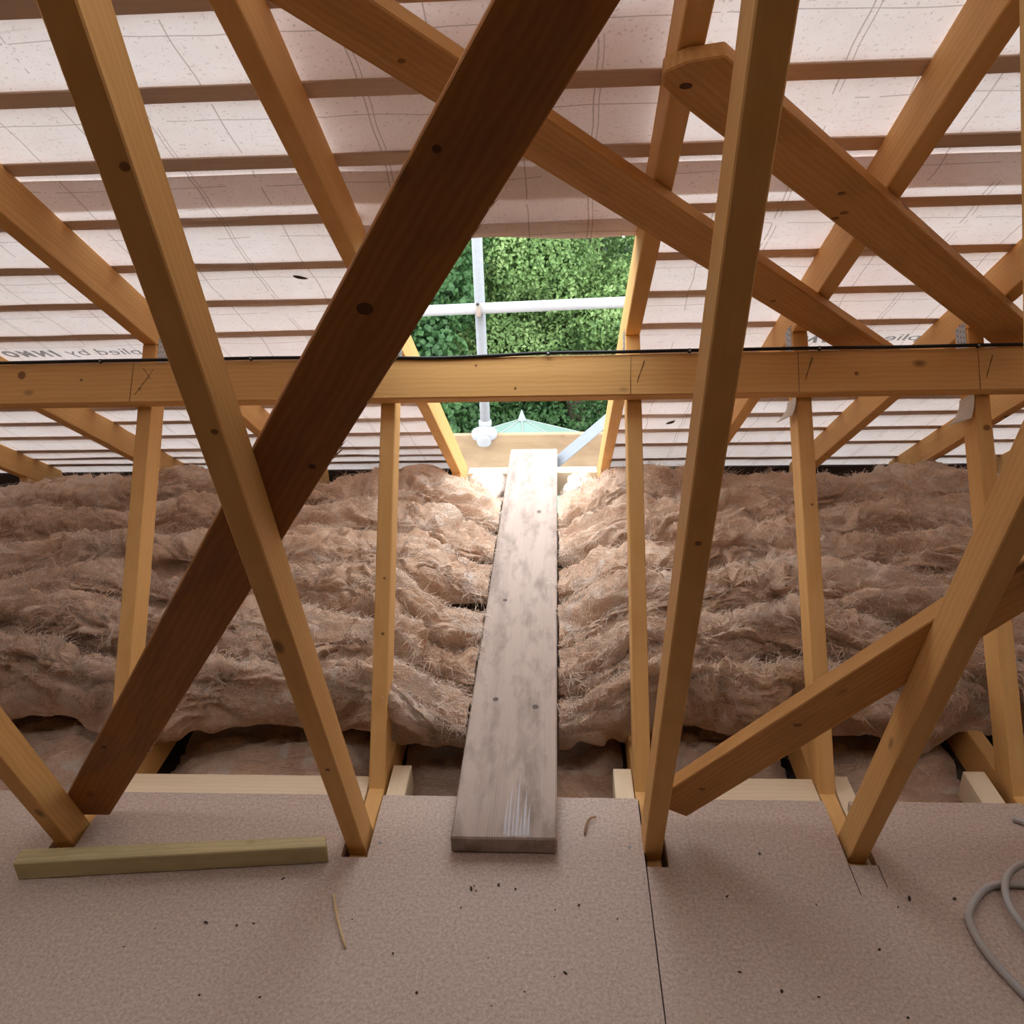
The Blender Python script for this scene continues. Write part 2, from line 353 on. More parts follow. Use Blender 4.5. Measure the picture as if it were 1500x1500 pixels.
# ================================================================== ROOF TRUSSES
ORD = {-2: 'truss at the far left, outside the row that meets the opening', -1: 'softwood truss whose rafter foot shows lowest at the left edge', 0: 'softwood truss whose rafter crosses below the purlin at far left',
       1: 'softwood truss left of the dark diagonal brace, post under the purlin at left', 2: 'softwood truss along the left side of the roof opening', 3: 'softwood truss along the right side of the roof opening',
       4: 'softwood truss to the right of the one beside the opening, with taped post', 5: 'softwood truss with the rightmost post under the purlin', 6: 'softwood truss whose rafter shows between the two right posts',
       7: 'softwood truss whose rafter foot peeks out at the far right', 8: 'softwood truss beyond the right edge of the photo'}
def sw_top(off):  # distance along short web where its edge (offset off on the far side) meets the soffit
    p = Vector((0, YS, 0))+SN*off
    return (Vector((0, 2, ZS))-p).dot(EN)/SD.dot(EN)
def truss(i):
    x = TX[i]; r = empty('roof_truss', (x, YB, -.12)); tag(r, ORD[i], 'roof truss', 'softwood trusses')
    o = Vector((x+T/2, 2, ZS))          # local z = ex x ey points to -X
    ur = (RIDGE_Y-2)/CA; ue = (3.38-2)/CA
    board('rafter', o, ED, EN, [(ur, 0), (ue, 0), (ue-DR*SA/CA, DR), (ur-DR*SA/CA, DR)], 0, T, M_TIMBER, r, .002, ez=-EX)
    board('long_web', Vector((x+T/2, YB, 0)), LD, LN, [(-.07, 0), (1.90, 0), (1.86, DL), (-.07, DL)], 0, T, M_TIMBER, r, .002, ez=-EX)
    board('short_web', Vector((x+T/2, YS, 0)), SD, SN, [(-.12, 0), (sw_top(0), 0), (sw_top(DS), DS), (-.12, DS)], 0, T, M_TIMBER, r, .002, ez=-EX)
    box('bottom_chord', (x-T/2, -2.0, -.118), (x+T/2, 3.38, -.0228), M_TIMBER, r, .002, EYv)
    zt = ZS-(3.14-2)*SA/CA
    board('heel_post', Vector((x+T/2, 3.14, 0)), Vector((0, 0, 1)), EYv, [(-.023, 0), (zt, 0), (zt-.085*SA/CA, .085), (-.023, .085)], 0, T, M_TIMBER, r, .002, ez=-EX)
    # other half of the truss, behind and above the camera
    board('rafter', Vector((x-T/2, RIDGE_Y, RIDGE_Z)), Vector((0, -CA, -SA)), Vector((0, -SA, CA)), [(0, 0), (3.2, 0), (3.2, DR), (-DR*SA/CA, DR)], 0, T, M_TIMBER, r, .002, ez=EX)
    kb = .45; bd = Vector((0, kb, 1)).normalized(); bn = Vector((0, 1, -kb)).normalized()
    pb = Vector((x+T/2, .337-kb*1.311, 0))
    board('long_web', pb, bd, bn, [(-.02, -DL), (1.95, -DL), (1.95, 0), (-.02, 0)], 0, T, M_TIMBER, r, .002, ez=-EX)
    # nail plate with punched teeth on the inner side of the rafter/short web joint
    side = 1 if x < -.1 else -1
    q = Vector((x+side*(T/2+.0006), YS, 0))+SD*(sw_top(0)-.055)+SN*.006
    pl = board('nail_plate', q, SD, SN, [(-.06, .004), (.075, .004), (.075, .052), (-.06, .052)], -.0005, .0005, M_GALVW if i in (1, 4, 5) else M_GALV, r, 0)
    k = 0
    for a in range(9):
        for b in range(3):
            u = -.052+a*.0145+(b % 2)*.006; vv = .011+b*.0145
            board('plate_slot', q+EX*(side*.0006), SD, SN, [(u, vv-.002), (u+.008, vv+.002), (u+.009, vv+.005), (u+.001, vv+.001)], -.0003, .0003, M_PLATEINK, pl, 0)
    return r
TR = {i: truss(i) for i in range(-2, 9)}
# paper flaps hanging under the purlin on the posts
def flap(i, side, h, wd):
    x = TX[i]+side*(T/2+.001); V = []; n = 6
    for a in range(n+1):
        t = a/n
        p = Vector((x, YS, 0))+SD*(.885-h*t)
        V += [p+SN*(-.004)+EX*(side*.012*t*t), p+SN*wd+EX*(side*(.004+.03*t*t))]
    o = TR[i].location; me = bpy.data.meshes.new('paper_flap'); me.from_pydata([v for v in V], [], [(2*a, 2*a+1, 2*a+3, 2*a+2) for a in range(n)])
    ob = link('paper_flap', me, M_WHITE, TR[i]); sm = ob.modifiers.new('t', 'SOLIDIFY'); sm.thickness = .0008
flap(4, -1, .05, .06); flap(5, -1, .062, .062)
# knots worth seeing on the trusses
def knot(par, p, n, r, dark=False, asp=1.2): disc('knot', p, n, r, .0004, M_KNOTD if dark and r > .01 else M_KNOT, par, 12, asp)
for i, L_, u, r in ((2, 1.36, .010, .0045), (2, 1.05, .008, .004), (3, .86, 0, .0035), (2, .30, 0, .004)):
    knot(TR[i], Vector((TX[i]+u, YB, 0))+LD*L_-LN*.0003, -LN, r, True)
for i, L_, r in ((5, .80, .007), (2, .45, .003), (2, .32, .0035), (4, .62, .003)):
    knot(TR[i], Vector((TX[i]+.004, YS, 0))+SD*L_-SN*.0003, -SN, r)

# ================================================================== PURLIN, ITS CABLE AND MARKS
PT = .040; L0, L1 = .879, .982
po = Vector((0, YS, 0))-SN*PT
purl = board('purlin', po+EX*XL, EX, SD, [(0.01, L0), (XR-XL-.01, L0), (XR-XL-.01, L1), (0.01, L1)], .0005, PT, M_TIMBER, None, .003, ez=SN)
tag(purl, 'long horizontal softwood purlin across the whole frame with a black cable on top', 'purlin')
def on_purlin(x, L_, off=.0004): return po+EX*x+SD*L_-SN*off
def pencil(x0, l0, x1, l1, wd=.0006):
    a, b = Vector((x0, l0)), Vector((x1, l1)); d = (b-a).normalized(); n = Vector((-d.y, d.x))*wd
    poly = [tuple(a-n), tuple(b-n*.6), tuple(b+n*.6), tuple(a+n)]
    board('pencil_mark', po-SN*.0001, EX, SD, poly, -.0002, .0002, M_PENCIL, purl, 0, ez=-SN)
for i, dx in ((1, -.018), (3, -.012), (4, -.022), (5, -.022)):
    X = TX[i]+dx; pencil(X, L0+.002, X+.003, L1-.002)
    if i == 1: pencil(X+.012, L0+.02, X+.055, L0+.085); pencil(X+.028, L0+.088, X+.05, L0+.06)
    else: pencil(X+.016, L0+.03, X+.034, L0+.085); pencil(X+.036, L0+.084, X+.018, L0+.04)
for x, L_, r in ((-1.335, L0+.075, .010), (-1.18, L0+.06, .0035), (-.20, L0+.08, .003), (-.105, L0+.022, .003), (.695, L0+.045, .005), (.405, L0+.03, .0035), (-1.03, L0+.035, .003)):
    disc('knot', on_purlin(x, L_, .0001), -SN, r, .0004, M_KNOT, purl, 12)
def on_top(x, sag=0): return po+EX*x+SD*(L1+.0048-sag*.8)-SN*.003
cab = tube('black_cable', [on_top(x, s) for x, s in ((-3.2, 0), (-2.5, 0), (-1.6, .002), (-1.13, .0), (-.9, .001), (-.752, 0), (-.5, .003), (-.42, .006), (-.30, .010), (-.18, .007), (-.08, .002), (-.026, 0), (.15, .001), (.309, 0), (.611, 0), (.8, .001), (.973, 0), (1.3, 0), (1.9, 0), (2.5, 0))], .0042, M_BLACK, None, 8, 4)
tag(cab, 'thin black cable clipped along the top edge of the purlin', 'cable')
for x in (-1.131, -.752, -.026, .309, .611, .973):
    c = disc('cable_clip', on_top(x, .004)-SN*.002, -SN, .0055, .006, M_BLACK, cab, 10, 1)
    disc('clip_nail', on_top(x, .004)-SN*.008, -SN, .0025, .0015, M_GALVW, c, 8, 1)

# ================================================================== BRACES
def brace_web(name, c0, c1, width, lab, mat, base_cut=None):
    """brace nailed to the far side of the long webs; c0,c1 centre line in (X, distance up the web)"""
    a, b = Vector(c0), Vector(c1); d = (b-a).normalized(); ln = (b-a).length
    ex = EX*d.x+LD*d.y; ey = EX*(-d.y)+LD*d.x; org = Vector((0, YB, 0))+LN*(DL+.0005)+EX*a.x+LD*a.y
    h = width/2; sl = d.x/d.y
    # foot cut parallel to the floor
    o = board(name, org, ex, ey, [(h*sl, -h) if base_cut else (0, -h), (ln, -h), (ln, h), (-h*sl if base_cut else 0, h)], 0, .028, mat, None, .002, ez=LN)
    tag(o, lab, 'brace'); return o, org, ex, ey
bl, borg, bex, bey = brace_web('diagonal_brace', (-1.022+.0, -.0), (.335, 1.952), .096, 'broad dark diagonal brace crossing the frame from lower left to top centre', M_BRACE_D, True)
for u, v_, r in ((1.42, .012, .0075), (1.17, -.03, .004), (1.62, .028, .004), (.30, .03, .004), (1.86, -.012, .004)):
    disc('knot', borg+bex*u+bey*v_-LN*.0002, -LN, r, .0006, M_KNOTD, bl, 12, 1.3)
for k in range(16):   # splintered lower edge
    u = random.uniform(.25, 1.9); l_ = random.uniform(.012, .03)
    board('splinter', borg+bex*u-bey*.0475, (bex-bey*random.uniform(.15, .5)), bey, [(0, 0), (l_, .0006), (0, .0016)], 0, .002, M_STRAW, bl, 0)
br, rorg, rex, rey = brace_web('diagonal_brace', (.213, .055), (1.02, 1.195), .094, 'low diagonal brace rising to the right from the foot of a web', M_BRACE, False)
for u, v_, r in ((.10, .0, .004), (.36, .01, .005)): disc('knot', rorg+rex*u+rey*v_-LN*.0002, -LN, r, .0006, M_KNOT, br, 12, 1.6)
def brace_roof(c0, c1, width, lab, poly0=None):
    a, b = Vector(c0), Vector(c1); d = (b-a).normalized(); ln = (b-a).length
    ex = EX*d.x+ED*d.y; ey = EX*(-d.y)+ED*d.x; org = roofp(a.x, a.y, -.0005); h = width/2
    st = poly0 or [(0, h), (0, -h)]
    o = board('rafter_brace', org, ex, ey, st[::-1][:0]+[(ln, h)]+st+[(ln, -h)], 0, .025, M_BRACE, None, .0025, ez=-EN)
    tag(o, lab, 'brace'); return o, org, ex, ey
ba, ao, ax_, ay_ = brace_roof((-.62, -1.365), (.845, .225), .09, 'brace nailed under the rafters, running from top left down to the purlin')
for u, v_, r in ((.62, .01, .004), (1.42, -.01, .004), (1.62, .02, .004), (.40, -.02, .005)): disc('knot', ao+ax_*u+ay_*v_-EN*.0254, -EN, r, .0006, M_KNOT, ba, 12, 1.4)
bb, bo, bx_, by_ = brace_roof((.168, -.874), (1.42, .415), .098, 'rafter brace with a cut upper end beside the opening, running off to the right',
                              [(.055, .049), (.012, .043), (-.008, .025), (.0, -.01), (.028, -.049)])
for u, v_, r, dk in ((.035, .02, .006, True), (.215, .005, .010, True), (.44, -.005, .005, False), (.50, .02, .005, False), (.505, .04, .005, False)): disc('knot', bo+bx_*u+by_*v_-EN*.0254, -EN, r, .0006, M_KNOTD if dk else M_KNOT, bb, 12, 1.5)

# ================================================================== ROOF MEMBRANE, BATTENS
S_OPEN = -.27
OX0, OX1 = TX[2]+.006, TX[3]-.006
def sheet(name, xs, ss, off, hole=None, seed=1, amp=.005):
    X, S = np.meshgrid(xs, ss, indexing='ij')
    dz = -amp*(vn(X*7, S*16, seed))*np.abs(np.sin((S-.211)*math.pi/.184))**.7 - amp*.5*(vn(X*3, S*4, seed+5)-.3)*0
    V = np.stack([X, S, off+dz], -1).reshape(-1, 3); Fc = grid_faces(len(xs), len(ss))
    if hole:
        c = V[Fc].mean(1); k = ~((c[:, 0] > hole[0]) & (c[:, 0] < hole[1]) & (c[:, 1] > hole[2])); Fc = Fc[k]
    me = mesh_np(name, V, Fc)
    return link(name, me, M_FELT, None, frame(Vector((0, 2, ZS)), EX, ED, EN))
xs = np.unique(np.round(np.concatenate([np.arange(XL, XR, .06), [OX0, OX1, XR]]), 5))
up = sheet('roof_membrane', xs, np.arange(-1.42, -.374, .0229), DR+.0045, None, 3, .003)  # felt stops short of the ridge: added unseen gap for overhead light
tag(up, 'upper sheet of pale woven roofing felt above the lap line', 'roofing felt')
lowss = np.unique(np.round(np.concatenate([np.arange(-.495, 1.79, .0229), [S_OPEN, 1.79]]), 5))
lo = sheet('roof_membrane', xs, lowss, DR+.0015, (OX0, OX1, S_OPEN), 9, .006)
tag(lo, 'lower sheet of pale woven roofing felt with the cut opening', 'roofing felt')
# the cut flap, folded back up over the battens, with a rolled lower edge
prof = []
for a in range(9): prof.append((S_OPEN+.012*math.sin(math.pi*a/8)+.004, DR-.012+.026*(1-math.cos(math.pi*a/8))*.9))
prof = [(S_OPEN-.045, DR-.004), (S_OPEN-.025, DR-.012)] + prof + [(S_OPEN-.05, DR+.045), (-.42, DR+.040), (-.52, DR+.034), (-.62, DR+.036), (-.74, DR+.033), (-.86, DR+.033)]
fx = np.linspace(OX0+.003, OX1-.003, 22); V = []
for x in fx:
    for j, (s_, o_) in enumerate(prof): V.append((x, s_+.006*math.sin(x*17+j*.4)*(j > 1), o_+.004*math.sin(x*11+j)*(1 if j > 10 else .5)))
fl_me = mesh_np('folded_flap', V, grid_faces(len(fx), len(prof)))
ff = link('folded_flap', fl_me, M_FELT, lo, frame(Vector((0, 2, ZS)), EX, ED, EN)); ff['label'] = 'cut felt folded back over the top of the opening'
# printing that shows through the felt, in mirror writing
def glyph(txt, h, bold):
    cu = bpy.data.curves.new('lettering', 'FONT'); cu.body = txt; cu.size = h; cu.fill_mode = 'BOTH'; cu.extrude = .0001
    if bold: cu.offset = h*.06; cu.shear = .25
    tmp = bpy.data.objects.new('tmp', cu); COL.objects.link(tmp); dg = bpy.context.evaluated_depsgraph_get()
    me = bpy.data.meshes.new_from_object(tmp.evaluated_get(dg)); bpy.data.objects.remove(tmp); me.name = 'letter'; me.materials.clear()
    xs_ = [v.co.x for v in me.vertices]; return me, (max(xs_)-min(xs_)), min(xs_)
def print_text(txt, x, s, h, bold, xscale=1.0):
    """flat print, one object a letter; the reading direction runs towards -X seen from inside (mirror writing)"""
    u = 0.
    for ch in txt:
        if ch == ' ': u += h*.30; continue
        me, wd, x0 = glyph(ch, h, bold)
        ob = link('letter', me, M_INK, lo, frame(roofp(x-(u-x0)*xscale, s, DR-.0058), -EX*xscale, -ED, -EN))
        u += wd+h*.10
for x in (-1.09, 1.075):
    print_text('Supplied by', x, .325, .062, False, 1.12)
    print_text('INMO', x-.345, .328, .056, True, .82)
# battens
ROWS = [-1.285, -1.10, -.912, -.728, -.546, -.358, -.17, .013, .199, .385, .575, .79, .955, 1.130, 1.315, 1.530]
names_ord = ['lowest', 'second', 'third', 'fourth', 'fifth', 'sixth', 'seventh', 'eighth', 'ninth', 'tenth', 'eleventh', 'twelfth']
def batten(x0, x1, s, lab):
    wob = random.uniform(-.004, .004)
    o = board('roofing_batten', roofp(x0, s, DR+.0004), EX, ED, [(0, 0), (x1-x0, wob*.3), (x1-x0, .037+wob*.3), (0, .037)], 0, .024, M_BATTEN, None, .0012, ez=EN)
    tag(o, lab, 'batten', 'roofing battens')
for k, s in enumerate(ROWS):
    n_up = len(ROWS)-1-k
    if s < S_OPEN-.05 and s < -.4:
        q = {4: 'continuous batten just above the felt lap, over the opening', 3: 'continuous batten second above the felt lap', 2: 'continuous batten third above the felt lap, at the top edge of the frame', 1: 'continuous batten fourth above the felt lap, out of the frame', 0: 'topmost batten nearest the ridge'}[k]
        batten(XL+.01, XR-.01, s, q)
    else:
        w_ = names_ord[min(n_up, 11)]
        batten(XL+.01, OX0-.002 if s > -.3 else OX0+.01, s, '%s batten up from the eaves, left of the roof opening' % w_)
        batten(OX1+.002 if s > -.3 else OX1-.01, XR-.01, s, '%s batten up from the eaves, right of the roof opening' % w_)
batten(XL+.01, OX0-.002, 1.425, 'extra batten squeezed between the two lowest rows, left of the opening')
# dead leaves showing on the felt
def dead_leaf(x, s, ln, ang, lab):
    n = 7; top = [(ln*(i/n-.5), .30*ln*math.sin(math.pi*(i/n))**.7*(1-.35*i/n)) for i in range(n+1)]
    bot = [(u, -v*.6) for u, v in top[-2:0:-1]]
    c, s_ = math.cos(ang), math.sin(ang)
    o = board('dead_leaf', roofp(x, s, DR-.0065), EX*c+ED*s_, EX*-s_+ED*c, top+bot, 0, .0008, M_LEAFD, None, 0); tag(o, lab, 'leaf')
dead_leaf(-.598, -.108, .036, .5, 'small dark dead leaf on the felt left of the opening')
dead_leaf(.397, 1.028, .05, -1.0, 'small dark dead leaf on the felt right of the opening, below the purlin')

# ================================================================== PLANK
plk = board('scaffold_plank', Vector((-.2235, 1.252, 0)), EYv, EX, [(0, 0), (2.33, .002), (2.33, .212), (2.30, .2125), (0, .2125)], .0005, .040, M_PLANK, None, .0035, ez=Vector((0, 0, 1)))
tag(plk, 'weathered grey-brown plank running from the chipboard out to the roof opening', 'plank')
for k in range(7):
    u0 = .006+random.uniform(0, .01); l_ = [.10, .155, .12, .19, .07, .13, .09][k]; x0 = .108+k*.0078; w2 = random.uniform(.002, .0038)
    board('paint_smear', plk.location+Vector((0, 0, .0400)), EYv, EX, [(u0, x0-w2), (u0+l_*.5, x0-w2*.8+.001), (u0+l_, x0+.002), (u0+l_*.5, x0+w2*.7), (u0, x0+w2)], 0, .0004, M_PAINT, plk, 0, ez=Vector((0, 0, 1)))
for u, v_, r in ((.455, .060, .008), (.425, .160, .009), (.95, .055, .008)):
    disc('knot', Vector((-.2235+v_, 1.252+u, .0400)), Vector((0, 0, 1)), r, .0004, plain('plank_knot', (.13, .10, .095), .8) if 'plank_knot' not in bpy.data.materials else bpy.data.materials['plank_knot'], plk, 12, .9)
# loose treated batten lying on the chipboard
lb_d = (Vector((-.463, 1.221))-Vector((-1.076, 1.166))).normalized()
lbx = Vector((lb_d.x, lb_d.y, 0)); lby = Vector((-lb_d.y, lb_d.x, 0))
lb = board('loose_batten', Vector((-1.076, 1.163, .0005)), lbx, lby, [(0, 0), (.612, .002), (.606, .032), (.0, .038)], 0, .043, M_TREATED, None, .002, ez=Vector((0, 0, 1)))
tag(lb, 'short greenish treated batten lying loose on the chipboard at left', 'batten')

# ================================================================== GLASS-WOOL INSULATION
def fibres(name, P, N, Tn, parent, count, seed, lmin=.02, lmax=.075, wid=.0008, lift=.008):
    rng = np.random.default_rng(seed); idx = rng.integers(0, len(P), count); p = P[idx]; n = N[idx]; t = Tn[idx]
    b = np.cross(n, t); ang = (vn(p[:, 0]*6, p[:, 1]*9+p[:, 2]*5, seed)-.5)*4.5+rng.normal(0, .7, count)
    d = t*np.cos(ang)[:, None]+b*np.sin(ang)[:, None]; side = np.cross(n, d)
    ln = rng.uniform(lmin, lmax, count)*rng.uniform(.5, 1, count); wd = wid*rng.uniform(.5, 1.8, count); cv = rng.normal(0, .35, count); lf = lift*rng.uniform(.2, 1.6, count)
    K_ = 5; V = np.zeros((count, K_+1, 2, 3), np.float32)
    for k in range(K_+1):
        u = k/K_; q = p+d*(ln*(u-.15))[:, None]+side*(cv*ln*u*u)[:, None]+n*(-.002+lf*math.sin(math.pi*min(1, u*1.05))+.3*lf*u)[:, None]
        ww = wd*(1-.85*abs(2*u-.8)**1.5 if u > .4 else .4+u)
        ww = np.maximum(ww, .0001)
        V[:, k, 0] = q-side*ww[:, None]; V[:, k, 1] = q+side*ww[:, None]+n*(ww*.5)[:, None]
    base = np.arange(count)[:, None]*(2*(K_+1))+np.arange(K_)[None, :]*2
    Fc = np.stack([base, base+1, base+3, base+2], -1).reshape(-1, 4)
    o = link(name, mesh_np(name, V.reshape(-1, 3), Fc), M_FIBRE, parent); o['kind'] = 'stuff'; return o
def normals(Pg):
    du = np.gradient(Pg, axis=0); dv = np.gradient(Pg, axis=1); n = np.cross(du, dv); n /= np.linalg.norm(n, axis=-1, keepdims=True)+1e-9
    t = du/(np.linalg.norm(du, axis=-1, keepdims=True)+1e-9); return n, t
PLX0, PLX1 = -.228, -.006
def wool_roll(side, y0, y1, ztop, seed, res, lab, front=False, fib=2600, tilt=0.):
    """one blanket of wool lying across the joists, left or right of the plank"""
    if side < 0: xa, xb = XL+.15, PLX0
    else: xa, xb = PLX1, XR-.12
    # finer towards the visible part
    vis0, vis1 = (-2.35, xb) if side < 0 else (xa, 2.0)
    xsx = np.concatenate([np.arange(xa, vis0, res*4), np.arange(vis0, vis1, res), np.arange(vis1, xb, res*4), [xb]]) if side > 0 else np.concatenate([np.arange(xa, vis0, res*4), np.arange(vis0, xb, res), [xb]])
    xsx = np.unique(np.round(xsx, 5))
    W = y1-y0; H = ztop+.02; per = W+2*H*.9; nv = int(per/res)
    v = np.linspace(0, 1, nv)
    th = math.pi*(1-v)       # pi: front, 0: back
    ex_ = .80
    cy = np.sign(np.cos(th))*np.abs(np.cos(th))**ex_; cz = np.abs(np.sin(th))**ex_
    Xg, Vg = np.meshgrid(xsx, v, indexing='ij'); A = Vg*per
    dist = (xb-Xg) if side < 0 else (Xg-xa)
    wander = (vn(Xg*2.1, 0*Xg, 11+side)-.5)*.12+(vn(Xg*5, 0*Xg, 33+side)-.5)*.05+(vn(Xg*6, 0*Xg, seed+13)-.5)*.03
    hgt = H*(.95+.50*vn(Xg*3.4, 0*Xg+.5, seed+12))
    drop = .28+.72*sst(-.02, .24, dist)
    hgt = hgt*drop
    yc = (y0+y1)/2+wander - (1-sst(0, .3, dist))*.02
    wy = W/2*(.80+.34*(vn(Xg*4, 0*Xg+2, seed+14)-.3))
    # the blankets lean towards the boards, so that their front faces overhang the gaps
    Y = yc+cy[None, :]*wy-cz[None, :]**.6*(.015+(.05 if front else .085)*vn(Xg*3.1, 0*Xg+4, seed+18))+.03; Z = -.02+cz[None, :]*hgt
    if front: Z = Z+(.055*vn(Xg*7, Xg*0, seed+15)+.025*vn(Xg*25, Xg*0, seed+16)-.065)*(1-sst(0, .2, Vg))
    P = np.stack([Xg, Y, Z], -1); N, Tn = normals(P)
    N = -N if N[len(xsx)//2, nv//2, 2] < 0 else N
    wx = (vn(Xg*4, A*4, seed)-.5)*.24+(vn(Xg*13, A*13, seed+1)-.5)*.09
    wa = (vn(Xg*4.5, A*5, seed+2)-.5)*.20+(vn(Xg*15, A*15, seed+3)-.5)*.075
    rid = lambda n: 1-np.abs(2*n-1)
    bil = lambda n: np.abs(2*n-1)
    d = (vn(Xg*6, A*9, seed+4)-.5)*.045
    d += (bil(vn((Xg+wx)*9, (A+wa)*13, seed+17))-.4)*.034
    d += (rid(vn((Xg+wx)*7, (A+wa)*24, seed+5))**1.6-.4)*.018
    d += (bil(vn((Xg+wx*1.2)*22, (A+wa*1.1)*38, seed+6))-.4)*.018
    d += (rid(vn((Xg+wx*1.5)*28, (A+wa*1.6)*95, seed+7))-.5)*.0085
    d += (bil(vn((Xg+wa*1.5)*62, (A+wx*1.2)*70, seed+8))-.4)*.0065
    pit = sst(.80, .93, vn(Xg*6.5+3, A*8, seed+9)); d -= pit*.055
    fade = np.clip(np.minimum(v*(20 if front else 8), (1-v)*8)+(.3 if front else 0), .15, 1)[None, :]*(.55+.45*sst(0, .1, dist))
    P = P+N*(d*fade*(.40+.60*np.sin(th)[None, :]**.7))[..., None]
    P[..., 2] = np.maximum(P[..., 2], -.08 if front else -.0215)
    N2, Tn = normals(P); N2 = -N2 if N2[len(xsx)//2, nv//2, 2] < 0 else N2
    org = np.array([(xa+xb)/2, (y0+y1)/2, -.02]); Fc = grid_faces(len(xsx), nv)
    # end caps
    V = P.reshape(-1, 3); Ve = []; 
    me = mesh_np('insulation_roll', V-org, Fc)
    o = link('insulation_roll', me, M_WOOL, None, Matrix.Translation(Vector(org)))
    tag(o, lab, 'insulation', 'rolls of brown loft insulation')
    sel = (Xg > vis0) & (Xg < vis1) & (Vg > .05) & (Vg < .93)
    fibres('loose_fibres', P[sel], N2[sel], Tn[sel], o, fib, seed)
    return o
BOUND = [(2.80, 3.13, .115), (2.52, 2.80, .128), (2.245, 2.53, .130), (1.975, 2.25, .135), (1.79, 2.0, .13), (1.635, 1.80, .125)]
ordn = ['farthest roll of brown wool under the eaves', 'second roll of brown wool from the eaves', 'third roll of brown wool from the eaves', 'fourth roll of brown wool from the eaves', 'second nearest roll of brown wool', 'nearest roll of brown wool with a torn front edge']
for sd, nm in ((-1, 'left of the plank'), (1, 'right of the plank')):
    for k, (a, b, z) in enumerate(BOUND):
        wool_roll(sd, a+random.uniform(-.015, .015), b+random.uniform(-.01, .01), z+random.uniform(-.008, .01), 100+k*31+(500 if sd > 0 else 0), [.0085, .0075, .0065, .0058, .0052, .0048][k], ordn[k]+', '+nm, k == 5, 12000 if k > 2 else 9000)
# flat quilt between the joists, seen in the gap in front of the rolls
def quilt(x0, x1, seed, lab, z=-.125):
    xs_ = np.arange(x0, x1, .012); ys_ = np.arange(1.30, 2.4, .012); X, Y = np.meshgrid(xs_, ys_, indexing='ij')
    e = np.minimum(np.minimum(X-x0, x1-X), .05)/.05
    Z = z-.03*(1-e)+(vn(X*7, Y*7, seed)-.5)*.07+(1-np.abs(2*vn(X*16+3*vn(X*5, Y*5, seed+2), Y*34, seed+1)-1)-.5)*.03
    Z = np.minimum(Z, -.03)
    V = np.stack([X, Y, Z], -1); n1 = len(xs_); Vb = V.copy(); Vb[..., 2] = -.2
    org = np.array([(x0+x1)/2, 1.8, -.2])
    me = mesh_np('joist_quilt', V.reshape(-1, 3)-org, grid_faces(n1, len(ys_)))
    o = link('joist_quilt', me, M_WOOL, None, Matrix.Translation(Vector(org))); tag(o, lab, 'insulation', 'quilts laid between the joists')
    N, Tn = normals(V); fibres('loose_fibres', V.reshape(-1, 3), N.reshape(-1, 3), Tn.reshape(-1, 3), o, 500, seed+7)
for i, lab in ((0, 'dark wool quilt between the joists at the left edge'), (1, 'dark wool quilt down between the joists, left of the plank'), (2, 'dark wool quilt in the gap under the plank'), (3, 'dark wool quilt down between the joists behind the low brace'), (4, 'dark wool quilt between the joists at the right')):
    quilt(TX[i]+T/2+.004, TX[i+1]-T/2-.004, 60+i, lab)
# pale lumps of wool at the eaves, either side of the plank end
def lump(c, r, seed, lab, mat):
    n1, n2 = 90, 60; U, W_ = np.meshgrid(np.linspace(0, 2*math.pi, n1), np.linspace(.02, math.pi-.02, n2), indexing='ij')
    D = np.stack([np.cos(U)*np.sin(W_), np.sin(U)*np.sin(W_), np.cos(W_)], -1)
    per = lambda f, s: (vn(D[..., 0]*f+D[..., 2]*f*.6, D[..., 1]*f-D[..., 2]*f*.5, s))
    k = 1+(per(1.6, seed)-.5)*.5+((1-np.abs(2*per(4, seed+1)-1))-.5)*.22+((1-np.abs(2*per(11, seed+2)-1))-.5)*.09
    P = D*np.array(r)*k[..., None]; P[..., 2] = np.maximum(P[..., 2], -r[2]*.7)
    o = link('wool_tuft', mesh_np('wool_tuft', P.reshape(-1, 3), grid_faces(n1, n2)), mat, None, Matrix.Translation(Vector(c)))
    tag(o, lab, 'insulation', 'loose wool tufts at the eaves')
    N, Tn = normals(P); fibres('loose_fibres', (P+0).reshape(-1, 3), D.reshape(-1, 3), Tn.reshape(-1, 3), o, 260, seed, .01, .035, .0008, .004)
lump((-.305, 3.20, -.022), (.088, .15, .062), 5, 'bright pale wool lump at the eaves left of the plank end', M_WOOLW)
lump((.082, 3.16, -.018), (.072, .13, .066), 15, 'bright peach wool lump at the eaves right of the plank end', M_WOOLW)
lump((-.56, 3.05, .105), (.115, .07, .05), 25, 'brown wool curl tucked beside the rafter foot left of the opening', M_WOOL)

# ================================================================== EAVES, SCAFFOLD
ep = box('eaves_plate', (TX[2]+.019, 3.385, -.11), (TX[3]-.019, 3.455, -.0005), M_PALE, None, .002, EX); tag(ep, 'pale timber plate at the eaves under the plank end', 'timber')
tb = box('toe_board', (-2.6, 3.75, -.15), (2.4, 3.788, .052), M_TOE, None, .003, EX); tag(tb, 'pale wooden toe board of the scaffold beyond the eaves', 'board')
pole = tube('scaffold_pole', [(-.352, 3.83, -2.6), (-.360, 3.83, 1.9)], .0242, M_GALV, None, 18, 0); tag(pole, 'upright grey galvanised scaffold pole outside the opening', 'scaffold tube')
rail = tube('scaffold_rail', [(-2.4, 3.775, .596), (2.2, 3.775, .697)], .0242, M_GALVW, None, 18, 0); tag(rail, 'bright horizontal scaffold guard rail seen through the opening', 'scaffold tube')
